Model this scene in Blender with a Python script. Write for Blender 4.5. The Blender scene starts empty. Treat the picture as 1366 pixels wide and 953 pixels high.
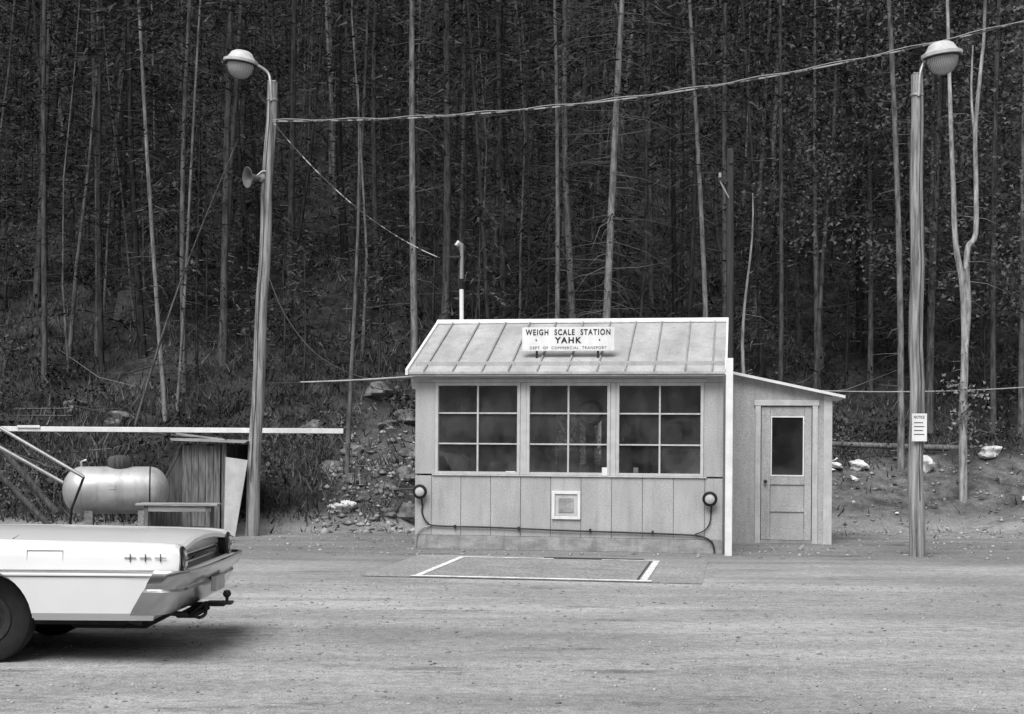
import bpy, bmesh, math, random
import numpy as np
from mathutils import Vector, Matrix
random.seed(7)
rng = np.random.default_rng(7)
scene = bpy.context.scene
scene.view_settings.view_transform = 'Standard'
scene.view_settings.look = 'None'
scene.view_settings.exposure = 0
COL = scene.collection

# ------------------------------------------------------------------ helpers
def empty(name, loc=(0, 0, 0), rotz=0.0):
    e = bpy.data.objects.new(name, None)
    e.location = loc
    e.rotation_euler = (0, 0, rotz)
    e.empty_display_size = 0.2
    COL.objects.link(e)
    return e

def obj_from(name, verts, faces, mat, parent=None, smooth=False, sharp=None):
    me = bpy.data.meshes.new(name)
    me.from_pydata([tuple(v) for v in verts], [], [tuple(f) for f in faces])
    if mat is not None:
        me.materials.append(mat)
    if smooth:
        me.polygons.foreach_set('use_smooth', [True] * len(me.polygons))
        if sharp:
            me.set_sharp_from_angle(angle=math.radians(sharp))
    me.update()
    o = bpy.data.objects.new(name, me)
    COL.objects.link(o)
    if parent:
        o.parent = parent
    return o

def np_obj(name, verts, faces, mat, parent=None, tone=None, smooth=False):
    me = bpy.data.meshes.new(name)
    nv, nf, k = len(verts), len(faces), faces.shape[1]
    me.vertices.add(nv)
    me.vertices.foreach_set('co', verts.astype(np.float32).ravel())
    me.loops.add(nf * k)
    me.loops.foreach_set('vertex_index', faces.astype(np.int32).ravel())
    me.polygons.add(nf)
    me.polygons.foreach_set('loop_start', (np.arange(nf) * k).astype(np.int32))
    if smooth:
        me.polygons.foreach_set('use_smooth', np.ones(nf, dtype=bool))
    if tone is not None:
        a = me.attributes.new('tone', 'FLOAT', 'POINT')
        a.data.foreach_set('value', tone.astype(np.float32))
    me.update(calc_edges=True)
    me.validate()
    me.materials.append(mat)
    o = bpy.data.objects.new(name, me)
    COL.objects.link(o)
    if parent:
        o.parent = parent
    return o

def box(name, a, b, mat, parent=None, bev=0.004):
    x0, y0, z0 = [min(a[i], b[i]) for i in range(3)]
    x1, y1, z1 = [max(a[i], b[i]) for i in range(3)]
    bm = bmesh.new()
    vs = [bm.verts.new(p) for p in [(x0,y0,z0),(x1,y0,z0),(x1,y1,z0),(x0,y1,z0),(x0,y0,z1),(x1,y0,z1),(x1,y1,z1),(x0,y1,z1)]]
    for f in [(0,3,2,1),(4,5,6,7),(0,1,5,4),(1,2,6,5),(2,3,7,6),(3,0,4,7)]:
        bm.faces.new([vs[i] for i in f])
    bev = min(bev, 0.3 * min(x1-x0, y1-y0, z1-z0))
    if bev > 0.0005:
        bmesh.ops.bevel(bm, geom=bm.edges[:], offset=bev, segments=1, affect='EDGES')
    me = bpy.data.meshes.new(name)
    bm.to_mesh(me); bm.free()
    me.materials.append(mat)
    o = bpy.data.objects.new(name, me)
    COL.objects.link(o)
    if parent:
        o.parent = parent
    return o

def prism(name, poly, d0, d1, mat, parent=None):
    n = len(poly)
    v = [(p[0], d0, p[1]) for p in poly] + [(p[0], d1, p[1]) for p in poly]
    f = [tuple(range(n)), tuple(range(2*n-1, n-1, -1))]
    for i in range(n):
        j = (i+1) % n
        f.append((i, i+n, j+n, j))
    o = obj_from(name, v, f, mat, parent)
    bm = bmesh.new(); bm.from_mesh(o.data)
    bmesh.ops.recalc_face_normals(bm, faces=bm.faces[:]); bm.to_mesh(o.data); bm.free()
    return o

def prismx(name, poly, x0, x1, mat, parent=None):
    n = len(poly)
    v = [(x0, p[0], p[1]) for p in poly] + [(x1, p[0], p[1]) for p in poly]
    f = [tuple(range(n)), tuple(range(2*n-1, n-1, -1))]
    for i in range(n):
        j = (i+1) % n
        f.append((i, i+n, j+n, j))
    o = obj_from(name, v, f, mat, parent)
    bm = bmesh.new(); bm.from_mesh(o.data)
    bmesh.ops.recalc_face_normals(bm, faces=bm.faces[:]); bm.to_mesh(o.data); bm.free()
    return o

def tube_data(pts, radii, sides=8):
    pts = np.array(pts, float)
    n = len(pts)
    V, F = [], []
    for i in range(n):
        t = pts[min(i+1, n-1)] - pts[max(i-1, 0)]
        t /= (np.linalg.norm(t) + 1e-9)
        ref = np.array([0, 1.0, 0]) if abs(t[1]) < 0.9 else np.array([1.0, 0, 0])
        s = np.cross(t, ref); s /= np.linalg.norm(s)
        u = np.cross(s, t)
        for k in range(sides):
            a = 2*math.pi*k/sides
            V.append(pts[i] + radii[i]*(math.cos(a)*s + math.sin(a)*u))
    for i in range(n-1):
        for k in range(sides):
            k2 = (k+1) % sides
            F.append((i*sides+k, i*sides+k2, (i+1)*sides+k2, (i+1)*sides+k))
    return V, F

def tube(name, pts, r, mat, parent=None, sides=8, caps=True):
    radii = r if isinstance(r, (list, tuple)) else [r]*len(pts)
    V, F = tube_data(pts, radii, sides)
    n = len(pts)
    if caps:
        F.append(tuple(range(sides-1, -1, -1)))
        F.append(tuple(range((n-1)*sides, n*sides)))
    return obj_from(name, V, F, mat, parent, smooth=True, sharp=50)

def lathe(name, prof, mat, parent=None, mtx=None, seg=32, sharp=40):
    V, F = [], []
    mtx = mtx or Matrix.Identity(4)
    for (r, z) in prof:
        for k in range(seg):
            a = 2*math.pi*k/seg
            V.append(mtx @ Vector((r*math.cos(a), r*math.sin(a), z)))
    for i in range(len(prof)-1):
        for k in range(seg):
            k2 = (k+1) % seg
            F.append((i*seg+k, i*seg+k2, (i+1)*seg+k2, (i+1)*seg+k))
    o = obj_from(name, V, F, mat, parent)
    bm = bmesh.new(); bm.from_mesh(o.data)
    bmesh.ops.remove_doubles(bm, verts=bm.verts[:], dist=1e-5)
    bmesh.ops.recalc_face_normals(bm, faces=bm.faces[:])
    bm.to_mesh(o.data); bm.free()
    o.data.polygons.foreach_set('use_smooth', [True]*len(o.data.polygons))
    o.data.set_sharp_from_angle(angle=math.radians(sharp))
    return o

def look(loc, axis):
    q = Vector((0, 0, 1)).rotation_difference(Vector(axis).normalized())
    return Matrix.Translation(loc) @ q.to_matrix().to_4x4()

# ------------------------------------------------------------------ materials
class NT:
    def __init__(s, name):
        s.m = bpy.data.materials.new(name); s.m.use_nodes = True
        s.t = s.m.node_tree; s.t.nodes.clear()
        s.out = s.t.nodes.new('ShaderNodeOutputMaterial')
    def n(s, ty, **kw):
        nd = s.t.nodes.new(ty)
        for k, v in kw.items():
            if hasattr(nd, k): setattr(nd, k, v)
        return nd
    def link(s, a, b): s.t.links.new(a, b)
    def inp(s, sock, v):
        if isinstance(v, (int, float)): sock.default_value = v
        else: s.link(v, sock)
    def math(s, op, a, b=0.0, c=None):
        nd = s.n('ShaderNodeMath', operation=op)
        s.inp(nd.inputs[0], a); s.inp(nd.inputs[1], b)
        if c is not None: s.inp(nd.inputs[2], c)
        return nd.outputs[0]
    def coord(s, sc=(1, 1, 1), kind='Object', rot=(0, 0, 0)):
        tc = s.n('ShaderNodeTexCoord'); mp = s.n('ShaderNodeMapping')
        mp.inputs['Scale'].default_value = sc
        mp.inputs['Rotation'].default_value = rot
        s.link(tc.outputs[kind], mp.inputs[0]); return mp.outputs[0]
    def noise(s, scale, vec, detail=4, rough=0.55):
        nd = s.n('ShaderNodeTexNoise')
        nd.inputs['Scale'].default_value = scale; nd.inputs['Detail'].default_value = detail
        nd.inputs['Roughness'].default_value = rough
        s.link(vec, nd.inputs['Vector']); return nd.outputs[0]
    def rng(s, v, a, b, c, d, smooth=False):
        nd = s.n('ShaderNodeMapRange')
        if smooth: nd.interpolation_type = 'SMOOTHSTEP'
        s.inp(nd.inputs[0], v)
        for i, x in enumerate((a, b, c, d)): nd.inputs[i+1].default_value = x
        return nd.outputs[0]
    def mix(s, f, a, b):
        nd = s.n('ShaderNodeMix'); s.inp(nd.inputs[0], f); s.inp(nd.inputs[2], a); s.inp(nd.inputs[3], b)
        return nd.outputs[0]
    def rgb(s, col):
        cb = s.n('ShaderNodeCombineColor')
        for i in range(3): s.link(col, cb.inputs[i])
        return cb.outputs[0]
    def finish(s, col, rough=0.8, metal=0.0, bump=None, bstr=0.3, bdist=0.01, spec=0.3, coat=0.0):
        p = s.n('ShaderNodeBsdfPrincipled')
        s.link(s.rgb(col), p.inputs['Base Color'])
        s.inp(p.inputs['Roughness'], rough)
        p.inputs['Metallic'].default_value = metal
        p.inputs['Specular IOR Level'].default_value = spec
        p.inputs['Coat Weight'].default_value = coat
        p.inputs['Coat Roughness'].default_value = 0.05
        if bump is not None and bstr > 0:
            b = s.n('ShaderNodeBump'); b.inputs['Strength'].default_value = bstr
            b.inputs['Distance'].default_value = bdist
            s.link(bump, b.inputs['Height']); s.link(b.outputs[0], p.inputs['Normal'])
        s.link(p.outputs[0], s.out.inputs[0])
        return s.m

def grey(name, c1, c2, scale=5, stretch=(1, 1, 1), rough=0.8, metal=0.0, bstr=0.2, grain=0.12, gscale=160, spec=0.3, coat=0.0, bdist=0.005, lo=0.35, hi=0.65, stain=0.0):
    t = NT(name)
    v = t.coord(stretch)
    n1 = t.noise(scale, v, 5, 0.6)
    base = t.rng(n1, lo, hi, c1, c2)
    g = t.noise(gscale, t.coord(), 1, 0.6)
    gm = t.rng(g, 0.3, 0.7, 1-grain, 1+grain)
    col = t.math('MULTIPLY', base, gm)
    if stain > 0:
        s1 = t.noise(7, t.coord((1.2, 1.2, .12)), 4, .7)
        col = t.math('MULTIPLY', col, t.rng(s1, .5, .72, 1, 1-stain))
    return t.finish(col, rough, metal, n1, bstr, bdist, spec, coat)

def tonemat(name, mul=1.0, bark=False):
    t = NT(name)
    a = t.n('ShaderNodeAttribute', attribute_name='tone')
    d = t.n('ShaderNodeBsdfDiffuse')
    f = a.outputs['Fac']
    if bark:
        n1 = t.noise(3, t.coord((5, 5, .9)), 3, 0.65)
        f = t.math('MULTIPLY', f, t.rng(n1, 0.32, 0.68, .4, 1.5))
    else:
        f = t.math('MULTIPLY', f, mul)
    t.link(t.rgb(f), d.inputs[0]); t.link(d.outputs[0], t.out.inputs[0])
    return t.m

M = {}
M['wall'] = grey('booth_paint', 0.38, 0.47, 3, (1, 1, .4), 0.75, bstr=.15, grain=.24, gscale=75, stain=.18)
M['skirt'] = grey('skirt_paint', 0.24, 0.40, 4, (1, 1, 2), 0.85, bstr=.3, grain=.24, gscale=75, stain=.3)
M['trim'] = grey('trim_paint', 0.47, 0.58, 6, (1, 1, 1), 0.6, grain=.14, stain=.15)
M['white'] = grey('white_paint', 0.72, 0.84, 5, (1, 1, 1), 0.6, grain=.08, stain=.12)
M['dark'] = grey('dark_interior', 0.10, 0.14, 5)
M['inner'] = grey('interior_wall', 0.42, 0.52, 3)
M['roof'] = grey('roof_sheet', 0.35, 0.50, 2.2, (1, .35, 1), 0.6, bstr=.15, grain=.2, gscale=70, stain=.2)
M['rib'] = grey('roof_rib', 0.24, 0.36, 4, (1, .4, 1), 0.6)
M['pole'] = grey('weathered_pole', 0.09, 0.42, 2.2, (9, 9, .5), 0.9, bstr=.9, bdist=.02, grain=.18)
M['darkpole'] = grey('dark_pole', 0.03, 0.07, 2.2, (9, 9, .5), 0.9, bstr=.6, bdist=.02)
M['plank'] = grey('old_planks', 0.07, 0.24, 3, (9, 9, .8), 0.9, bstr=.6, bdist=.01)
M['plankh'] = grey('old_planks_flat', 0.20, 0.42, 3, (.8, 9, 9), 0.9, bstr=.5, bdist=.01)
M['plankd'] = grey('dark_planks', 0.04, 0.11, 3, (9, 9, .8), 0.9, bstr=.6, bdist=.01)
M['metal'] = grey('galvanised', 0.35, 0.5, 6, rough=.45, metal=.6, grain=.05)
M['horn'] = grey('horn_paint', 0.10, 0.16, 6, rough=.5, grain=.05)
M['dmetal'] = grey('dark_metal', 0.025, 0.05, 6, rough=.5, metal=.3)
M['silver'] = grey('silver_tank_paint', 0.40, 0.56, 3, rough=.42, metal=.3, grain=.08, bstr=.05, stain=.25)
M['car'] = grey('car_paint', 0.80, 0.85, 1.2, rough=.3, grain=.02, bstr=.0, spec=.5, coat=.6)
M['chrome'] = grey('chrome', 0.42, 0.52, 3, rough=.2, metal=.95, grain=.03, bstr=.02)
M['rubber'] = grey('tyre_rubber', 0.015, 0.025, 10, rough=.85)
M['under'] = grey('car_underside', 0.012, 0.02, 10, rough=.9)
M['black'] = grey('black_paint', 0.012, 0.02, 10, rough=.5, grain=.02)
M['lens'] = grey('tail_lens', 0.05, 0.08, 40, rough=.15, spec=.6, grain=.02)
M['wire'] = grey('wire_insulation', 0.08, 0.5, 5, rough=.7, bstr=.1, lo=.47, hi=.53)
M['wired'] = grey('dark_wire', 0.05, 0.09, 7, rough=.7, bstr=.1)
M['rope'] = grey('pale_cable', 0.35, 0.5, 7, rough=.7, bstr=.1)
M['slack'] = grey('weathered_cable', 0.12, 0.2, 7, rough=.7, bstr=.1)
M['rock'] = grey('rock', 0.06, 0.26, 2.5, bstr=.9, bdist=.05, gscale=40, grain=.25)
M['bag'] = grey('white_bag', 0.45, 0.78, 6, bstr=.6, bdist=.03)
M['mark'] = grey('road_marking', 0.42, 0.8, 5, bstr=.1, grain=.2, gscale=40, lo=.3, hi=.55)
M['concrete'] = grey('scale_deck', 0.24, 0.32, 2.0, (1, 1, 1), .85, bstr=.2, grain=.36, gscale=26)
M['apron'] = grey('concrete_apron', 0.25, 0.34, 1.3, (.6, 1, 1), .9, bstr=.2, grain=.36, gscale=26)
M['stone'] = grey('pebble', 0.10, 0.5, 3, bstr=.1)
M['metal_l'] = grey('lamp_housing', 0.48, 0.62, 6, rough=.45, metal=.0, grain=.05, stain=.2)
M['bark'] = tonemat('bark', bark=True)
M['twig'] = tonemat('dead_branch')
M['leaf'] = tonemat('foliage')

def glassmat(name, tint=0.88, rmin=0.15, black_lift=.10):
    t = NT(name)
    tr = t.n('ShaderNodeBsdfTransparent'); tr.inputs[0].default_value = (tint, tint, tint, 1)
    df = t.n('ShaderNodeBsdfDiffuse'); df.inputs[0].default_value = (.36, .36, .36, 1)  # grey diffuse mixed into the glass to brighten the dark panes
    gl = t.n('ShaderNodeBsdfGlossy'); gl.inputs['Roughness'].default_value = 0.04
    gl.inputs[0].default_value = (.9, .9, .9, 1)
    lw = t.n('ShaderNodeLayerWeight'); lw.inputs[0].default_value = 0.25
    f = t.rng(lw.outputs['Fresnel'], 0, 1, rmin, 1.0)
    n1 = t.noise(1.3, t.coord(), 2)
    b = t.n('ShaderNodeBump'); b.inputs['Strength'].default_value = .10; b.inputs['Distance'].default_value = .03
    t.link(n1, b.inputs['Height']); t.link(b.outputs[0], gl.inputs['Normal'])
    n2 = t.noise(2.0, t.coord((1, 1, .7)), 4, .7)
    m0 = t.n('ShaderNodeMixShader')
    t.link(t.rng(n2, .35, .65, black_lift*.15, black_lift*1.9), m0.inputs[0]); t.link(tr.outputs[0], m0.inputs[1]); t.link(df.outputs[0], m0.inputs[2])
    mx = t.n('ShaderNodeMixShader')
    t.link(f, mx.inputs[0]); t.link(m0.outputs[0], mx.inputs[1]); t.link(gl.outputs[0], mx.inputs[2])
    t.link(mx.outputs[0], t.out.inputs[0])
    return t.m
M['glass'] = glassmat('window_glass')
M['glassd'] = glassmat('door_glass', .7, .1, .05)

def refractor():
    t = NT('lamp_refractor')
    w = t.n('ShaderNodeTexWave'); w.inputs['Scale'].default_value = 14; w.inputs['Distortion'].default_value = .5
    t.link(t.coord(), w.inputs[0])
    return t.finish(t.rng(w.outputs['Fac'], 0, 1, .25, .5), .2, 0, w.outputs['Fac'], .4, .01, .6)
M['refr'] = refractor()

# ------------------------------------------------------------------ terrain
def ss(x, a, b):
    t = np.clip((x-a)/(b-a), 0, 1)
    return t*t*(3-2*t)

def bumps(x, y):
    return (np.sin(x*.9+y*.37+1.3)*np.sin(y*.8-x*.21+.4) + .5*np.sin(x*2.1-y*1.3)*np.sin(y*1.9+x*.7+2.)
            + .28*np.sin(x*4.3+y*2.9)*np.sin(y*5.1-x*3.3+1.))

def terr(x, y):
    x = np.asarray(x, float); y = np.asarray(y, float)
    w = ss(x, 1, 4)
    D0 = 23.3 + 1.6*ss(x, -2.6, -.8)
    D0 = D0 + .25*np.sin(x*1.7)*ss(np.abs(x-1.5), 3.4, 4.5)
    e = np.maximum(y-D0, 0)
    l = .38*np.minimum(e, 4) + .47*np.maximum(e-4, 0)
    r = .6*np.minimum(e, 2.3) + .04*np.clip(e-2.3, 0, 3) + .5*np.maximum(e-5.3, 0)
    h = l*(1-w) + r*w
    h = np.where(h > 36, 36+(h-36)*.25, h)
    h = h + bumps(x, y)*np.minimum(e*.08, .24)
    b = np.maximum(-y-26, 0)
    h = h + .6*np.minimum(b, 50)
    h = h + .002*bumps(x*.6, y*.6)
    return h

def axis_pts(segs):
    out = []
    for a, b, n in segs:
        out += list(np.linspace(a, b, n, endpoint=False))
    return np.array(out)
gx = axis_pts([(-300, -60, 12), (-60, -16, 44), (-16, 16, 160), (16, 60, 44), (60, 301, 13)])
gy = axis_pts([(-200, -20, 40), (-20, 5, 25), (5, 22, 50), (22, 45, 115), (45, 90, 70), (90, 401, 26)])
GX, GY = np.meshgrid(gx, gy)
GZ = terr(GX, GY)
gv = np.stack([GX.ravel(), GY.ravel(), GZ.ravel()], 1)
nx, ny = len(gx), len(gy)
ii, jj = np.meshgrid(np.arange(nx-1), np.arange(ny-1))
b0 = (jj*nx+ii).ravel()
gf = np.stack([b0, b0+1, b0+1+nx, b0+nx], 1)

def ground_mat():
    t = NT('ground_dirt')
    tc = t.n('ShaderNodeTexCoord'); sp = t.n('ShaderNodeSeparateXYZ')
    t.link(tc.outputs['Object'], sp.inputs[0])
    X, Y, Z = sp.outputs
    big = t.noise(.5, t.coord((.6, 1.0, 1)), 4, .65)
    streak = t.noise(.8, t.coord((.22, 1.3, 1), rot=(0, 0, .06)), 4, .7)
    fine = t.noise(60, t.coord(), 2, .8)
    mid = t.noise(11, t.coord((.9, 1, 1)), 4, .85)
    lot = t.rng(big, .34, .66, .29, .42)
    lot = t.math('MULTIPLY', lot, t.rng(streak, .36, .64, .76, 1.12))
    # wheel tracks worn by vehicles crossing the scale: slightly darker bands along X
    wob = t.math('ADD', Y, t.math('MULTIPLY', t.noise(.25, t.coord((1, .2, 1)), 2), 1.6))
    tk = t.math('SINE', t.math('MULTIPLY', wob, 3.4))
    tkm = t.math('MULTIPLY', t.rng(tk, .55, 1, 0, 1, True), t.rng(streak, .4, .6, 0, 1, True))
    lot = t.math('MULTIPLY', lot, t.math('SUBTRACT', 1.0, t.math('MULTIPLY', tkm, .16)))
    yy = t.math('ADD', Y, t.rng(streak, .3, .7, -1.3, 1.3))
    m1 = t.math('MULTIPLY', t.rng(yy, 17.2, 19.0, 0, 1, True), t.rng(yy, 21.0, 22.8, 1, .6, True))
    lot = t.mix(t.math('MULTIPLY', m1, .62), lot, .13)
    pt = t.noise(1.1, t.coord((.5, 1.5, 1)), 4, .7)
    lot = t.math('MULTIPLY', lot, t.rng(pt, .57, .69, 1, .62, True))
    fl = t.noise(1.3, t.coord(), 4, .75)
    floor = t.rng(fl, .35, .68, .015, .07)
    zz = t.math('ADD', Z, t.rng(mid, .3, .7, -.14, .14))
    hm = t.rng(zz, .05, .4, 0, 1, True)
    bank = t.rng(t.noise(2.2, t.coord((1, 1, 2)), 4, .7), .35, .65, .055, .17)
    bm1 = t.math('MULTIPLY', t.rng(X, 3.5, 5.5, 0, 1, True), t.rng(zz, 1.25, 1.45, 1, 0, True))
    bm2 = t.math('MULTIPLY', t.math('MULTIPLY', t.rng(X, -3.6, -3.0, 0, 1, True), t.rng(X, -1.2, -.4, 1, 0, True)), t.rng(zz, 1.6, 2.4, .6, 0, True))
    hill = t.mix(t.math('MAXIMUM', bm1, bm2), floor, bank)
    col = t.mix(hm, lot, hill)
    col = t.math('MULTIPLY', col, t.rng(mid, .33, .67, .70, 1.28))
    col = t.math('MULTIPLY', col, t.rng(fine, .32, .68, .62, 1.38))
    return t.finish(col, .95, 0, mid, .5, .02, .1)
ground = np_obj('ground', gv, gf, ground_mat(), smooth=True)

def stones(n, xr, yr, smin, smax):
    oct_ = np.array([[1,0,0],[-1,0,0],[0,1,0],[0,-1,0],[0,0,1],[0,0,-1]], float)
    of = np.array([[0,2,4],[2,1,4],[1,3,4],[3,0,4],[2,0,5],[1,2,5],[3,1,5],[0,3,5]])
    x = rng.uniform(*xr, n); y = rng.uniform(*yr, n)
    s = smin + (smax-smin)*rng.random(n)**5
    v = oct_[None]*rng.uniform(.4, 1.2, (n, 6, 1))*s[:, None, None]
    v[:, :, 2] *= .6
    v[:, :, 0] += x[:, None]; v[:, :, 1] += y[:, None]; v[:, :, 2] += (terr(x, y)+s*.1)[:, None]
    f = of[None] + (np.arange(n)*6)[:, None, None]
    return v.reshape(-1, 3), f.reshape(-1, 3)
SP = [stones(14000, (-6, 6), (7, 15.5), .003, .024), stones(4500, (-9, 10), (18.8, 24), .006, .05), stones(2200, (5, 13), (23, 27.3), .01, .075), stones(900, (-3.4, -1.5), (23.2, 28), .02, .13)]
off = 0; vv, fv = [], []
for v_, f_ in SP:
    vv.append(v_); fv.append(f_+off); off += len(v_)
np_obj('gravel', np.concatenate(vv), np.concatenate(fv), M['stone'])

# ------------------------------------------------------------------ weigh scale in the ground
ROT = -math.radians(9.4)
sc = empty('weigh_scale_platform', (-1.14, 15.97, 0), ROT)
def sheet(name, x0, y0, x1, y1, z, mat, parent):
    n = 12
    xs = np.linspace(x0, x1, n)
    V = [(x, y, z) for y in (y0, y1) for x in xs]
    F = [(i, i+1, n+i+1, n+i) for i in range(n-1)]
    return obj_from(name, V, F, mat, parent)
sheet('concrete_apron', -.62, -.12, 3.35, 2.95, .006, M['apron'], sc)
sheet('deck', .09, .06, 2.63, 2.58, .010, M['concrete'], sc)
sheet('line_front', -.03, -.09, 2.78, .055, .0145, M['mark'], sc)
sheet('line_back', 0, 2.59, 1.3, 2.68, .0145, M['mark'], sc)
sheet('line_back_right', 1.95, 2.59, 2.72, 2.68, .0145, M['mark'], sc)
sheet('line_side_l', 0, .056, .085, 2.588, .0145, M['mark'], sc)
sheet('line_side_r', 2.64, .056, 2.725, 2.588, .0145, M['mark'], sc)
sheet('steel_grate', 1.15, 2.70, 2.5, 2.88, .0145, M['dmetal'], sc)
sheet('deck_joint', .12, 1.295, 2.60, 1.31, .0145, M['rib'], sc)
sheet('edge_gap', 2.60, .09, 2.62, 2.55, .0145, M['dmetal'], sc)

# ------------------------------------------------------------------ booth
B = empty('weigh_station_booth', (-1.434, 20.19, 0), ROT)
W = 4.51
box('front_wall_backing', (0.02, .02, 0), (W-.02, .10, 1.075), M['dark'], B, 0)
bounds = [0.0, .25] + [.25+.445*i for i in range(1, 10)] + [W]
bounds = sorted(set([round(b, 3) for b in bounds if b <= W]))
for i in range(len(bounds)-1):
    a, b = bounds[i], bounds[i+1]
    if b-a < .03: continue
    dd = random.uniform(-.002, .002)
    box('siding_panel_%d' % i, (a+.003, dd, .20), (b-.003, .018, 1.075), M['wall'], B, .003)
box('skirt_board', (0, -.012, .0), (W, .018, .196), M['skirt'], B, .004)
box('front_wall_header', (0, 0, 2.452), (W, .10, 2.76), M['wall'], B)
for i, (a, b) in enumerate([(0, .30), (1.575, 1.665), (2.895, 2.975), (4.235, W)]):
    box('window_post_%d' % i, (a, 0, 1.10), (b, .10, 2.449), M['wall'] if i in (0, 3) else M['trim'], B)
box('window_sill', (.26, -.025, 1.078), (4.28, .10, 1.098), M['trim'], B)
box('window_head_trim', (.26, -.014, 2.452), (4.28, -.002, 2.50), M['trim'], B, .002)
wins = [(.302, 1.573), (1.667, 2.893), (2.977, 4.233)]
for wi, (a, b) in enumerate(wins):
    z0, z1 = 1.10, 2.45
    p = 'window_%d_' % wi
    box(p+'casing_l', (a+.001, -.012, z0+.001), (a+.045, .07, z1-.001), M['trim'], B, .002)
    box(p+'casing_r', (b-.045, -.012, z0+.001), (b-.001, .07, z1-.001), M['trim'], B, .002)
    box(p+'casing_b', (a+.046, -.010, z0+.001), (b-.046, .07, z0+.04), M['trim'], B, .002)
    box(p+'casing_t', (a+.046, -.010, z1-.045), (b-.046, .07, z1-.001), M['trim'], B, .002)
    m = (a+b)/2
    box(p+'muntin_v', (m-.013, .012, z0+.041), (m+.013, .045, z1-.046), M['trim'], B, .002)
    for k in (1, 2):
        z = z0 + (z1-z0)*k/3
        box(p+'rail_l%d' % k, (a+.046, .015, z-.011), (m-.0135, .043, z+.011), M['trim'], B, .002)
        box(p+'rail_r%d' % k, (m+.0135, .015, z-.011), (b-.046, .043, z+.011), M['trim'], B, .002)
    obj_from(p+'pane', [(a+.046, .047, z0+.04), (b-.046, .047, z0+.04), (b-.046, .047, z1-.045), (a+.046, .047, z1-.045)], [(0, 1, 2, 3)], M['glass'], B)
for x in (1.45, 1.78, 3.07):
    box('latch', (x, -.03, 1.60), (x+.025, -.013, 1.66), M['dmetal'], B, .002)
DEP = 3.8
RZ, RD = 3.50, 1.9
ez = 2.60
prismx('side_wall_l', [(.101, 0), (DEP, 0), (DEP, 2.7), (RD, 3.42), (.101, 2.68)], .001, .09, M['wall'], B)
prismx('side_wall_r', [(.101, 0), (DEP, 0), (DEP, 2.7), (RD, 3.42), (.101, 2.68)], W-.09, W-.001, M['wall'], B)
box('back_wall_low', (.092, DEP-.1, 0), (W-.092, DEP, 1.2), M['inner'], B, 0)
box('back_wall_top', (.092, DEP-.1, 2.1), (W-.092, DEP, 2.68), M['inner'], B, 0)
box('back_wall_a', (.092, DEP-.1, 1.201), (1.6, DEP, 2.099), M['inner'], B, 0)
box('back_wall_b', (2.4, DEP-.1, 1.201), (W-.092, DEP, 2.099), M['inner'], B, 0)
box('added_window_bar', (1.98, DEP-.07, 1.201), (2.02, DEP-.03, 2.099), M['trim'], B, 0)  # bar in a back opening added to brighten the interior
box('floor', (.092, .102, .02), (W-.092, DEP-.102, .06), M['inner'], B, 0)
box('ceiling', (.092, .102, 2.60), (W-.092, DEP-.102, 2.64), M['inner'], B, 0)
sl = (RZ-ez)/(RD+.22)
th = .035
prismx('roof_front', [(-.22, ez), (RD, RZ), (RD, RZ-th), (-.22, ez-th)], -.06, W+.02, M['roof'], B)
prismx('roof_back', [(RD+.001, RZ), (DEP+.3, RZ-sl*(DEP+.3-RD)), (DEP+.3, RZ-th-sl*(DEP+.3-RD)), (RD+.001, RZ-th)], -.06, W+.02, M['roof'], B)
for i in range(11):
    t = .18 + i*.418 + random.uniform(-.02, .02)
    prismx('roof_rib_%d' % i, [(-.225, ez+.001), (RD-.02, RZ+.001-.008), (RD-.02, RZ+.028), (-.225, ez+.034)], t, t+.022, M['rib'], B)
prismx('rake_trim_l', [(-.24, ez-.05), (RD, RZ-.05), (RD, RZ+.035), (-.24, ez+.035)], -.10, -.061, M['white'], B)
prismx('rake_trim_r', [(-.24, ez-.05), (RD, RZ-.05), (RD, RZ+.035), (-.24, ez+.035)], W+.021, W+.05, M['white'], B)
prismx('ridge_cap', [(RD-.09, RZ+.0), (RD, RZ+.05), (RD+.09, RZ+.0), (RD+.09, RZ-.03), (RD, RZ+.01), (RD-.09, RZ-.025)], -.10, W+.05, M['white'], B)
prismx('eave_fascia', [(-.205, ez-.037), (-.19, ez-.037), (-.19, ez-.065), (-.205, ez-.065)], -.06, W+.02, M['rib'], B)
prismx('soffit', [(-.19, 2.53), (-.002, 2.545), (-.002, 2.56), (-.19, 2.545)], 0, W, M['wall'], B)
box('white_corner_post', (W+.035, -.32, 0), (W+.135, -.26, 2.78), M['white'], B)
box('vent_frame_l', (2.05, -.03, .46), (2.095, -.002, .87), M['white'], B)
box('vent_frame_r', (2.425, -.03, .46), (2.47, -.002, .87), M['white'], B)
box('vent_frame_t', (2.096, -.03, .825), (2.424, -.002, .87), M['white'], B)
box('vent_frame_b', (2.096, -.03, .46), (2.424, -.002, .505), M['white'], B)
box('vent_panel', (2.10, -.012, .51), (2.42, -.003, .82), M['trim'], B)
box('vent_centre', (2.15, -.022, .56), (2.37, -.013, .77), M['skirt'], B)
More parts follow.
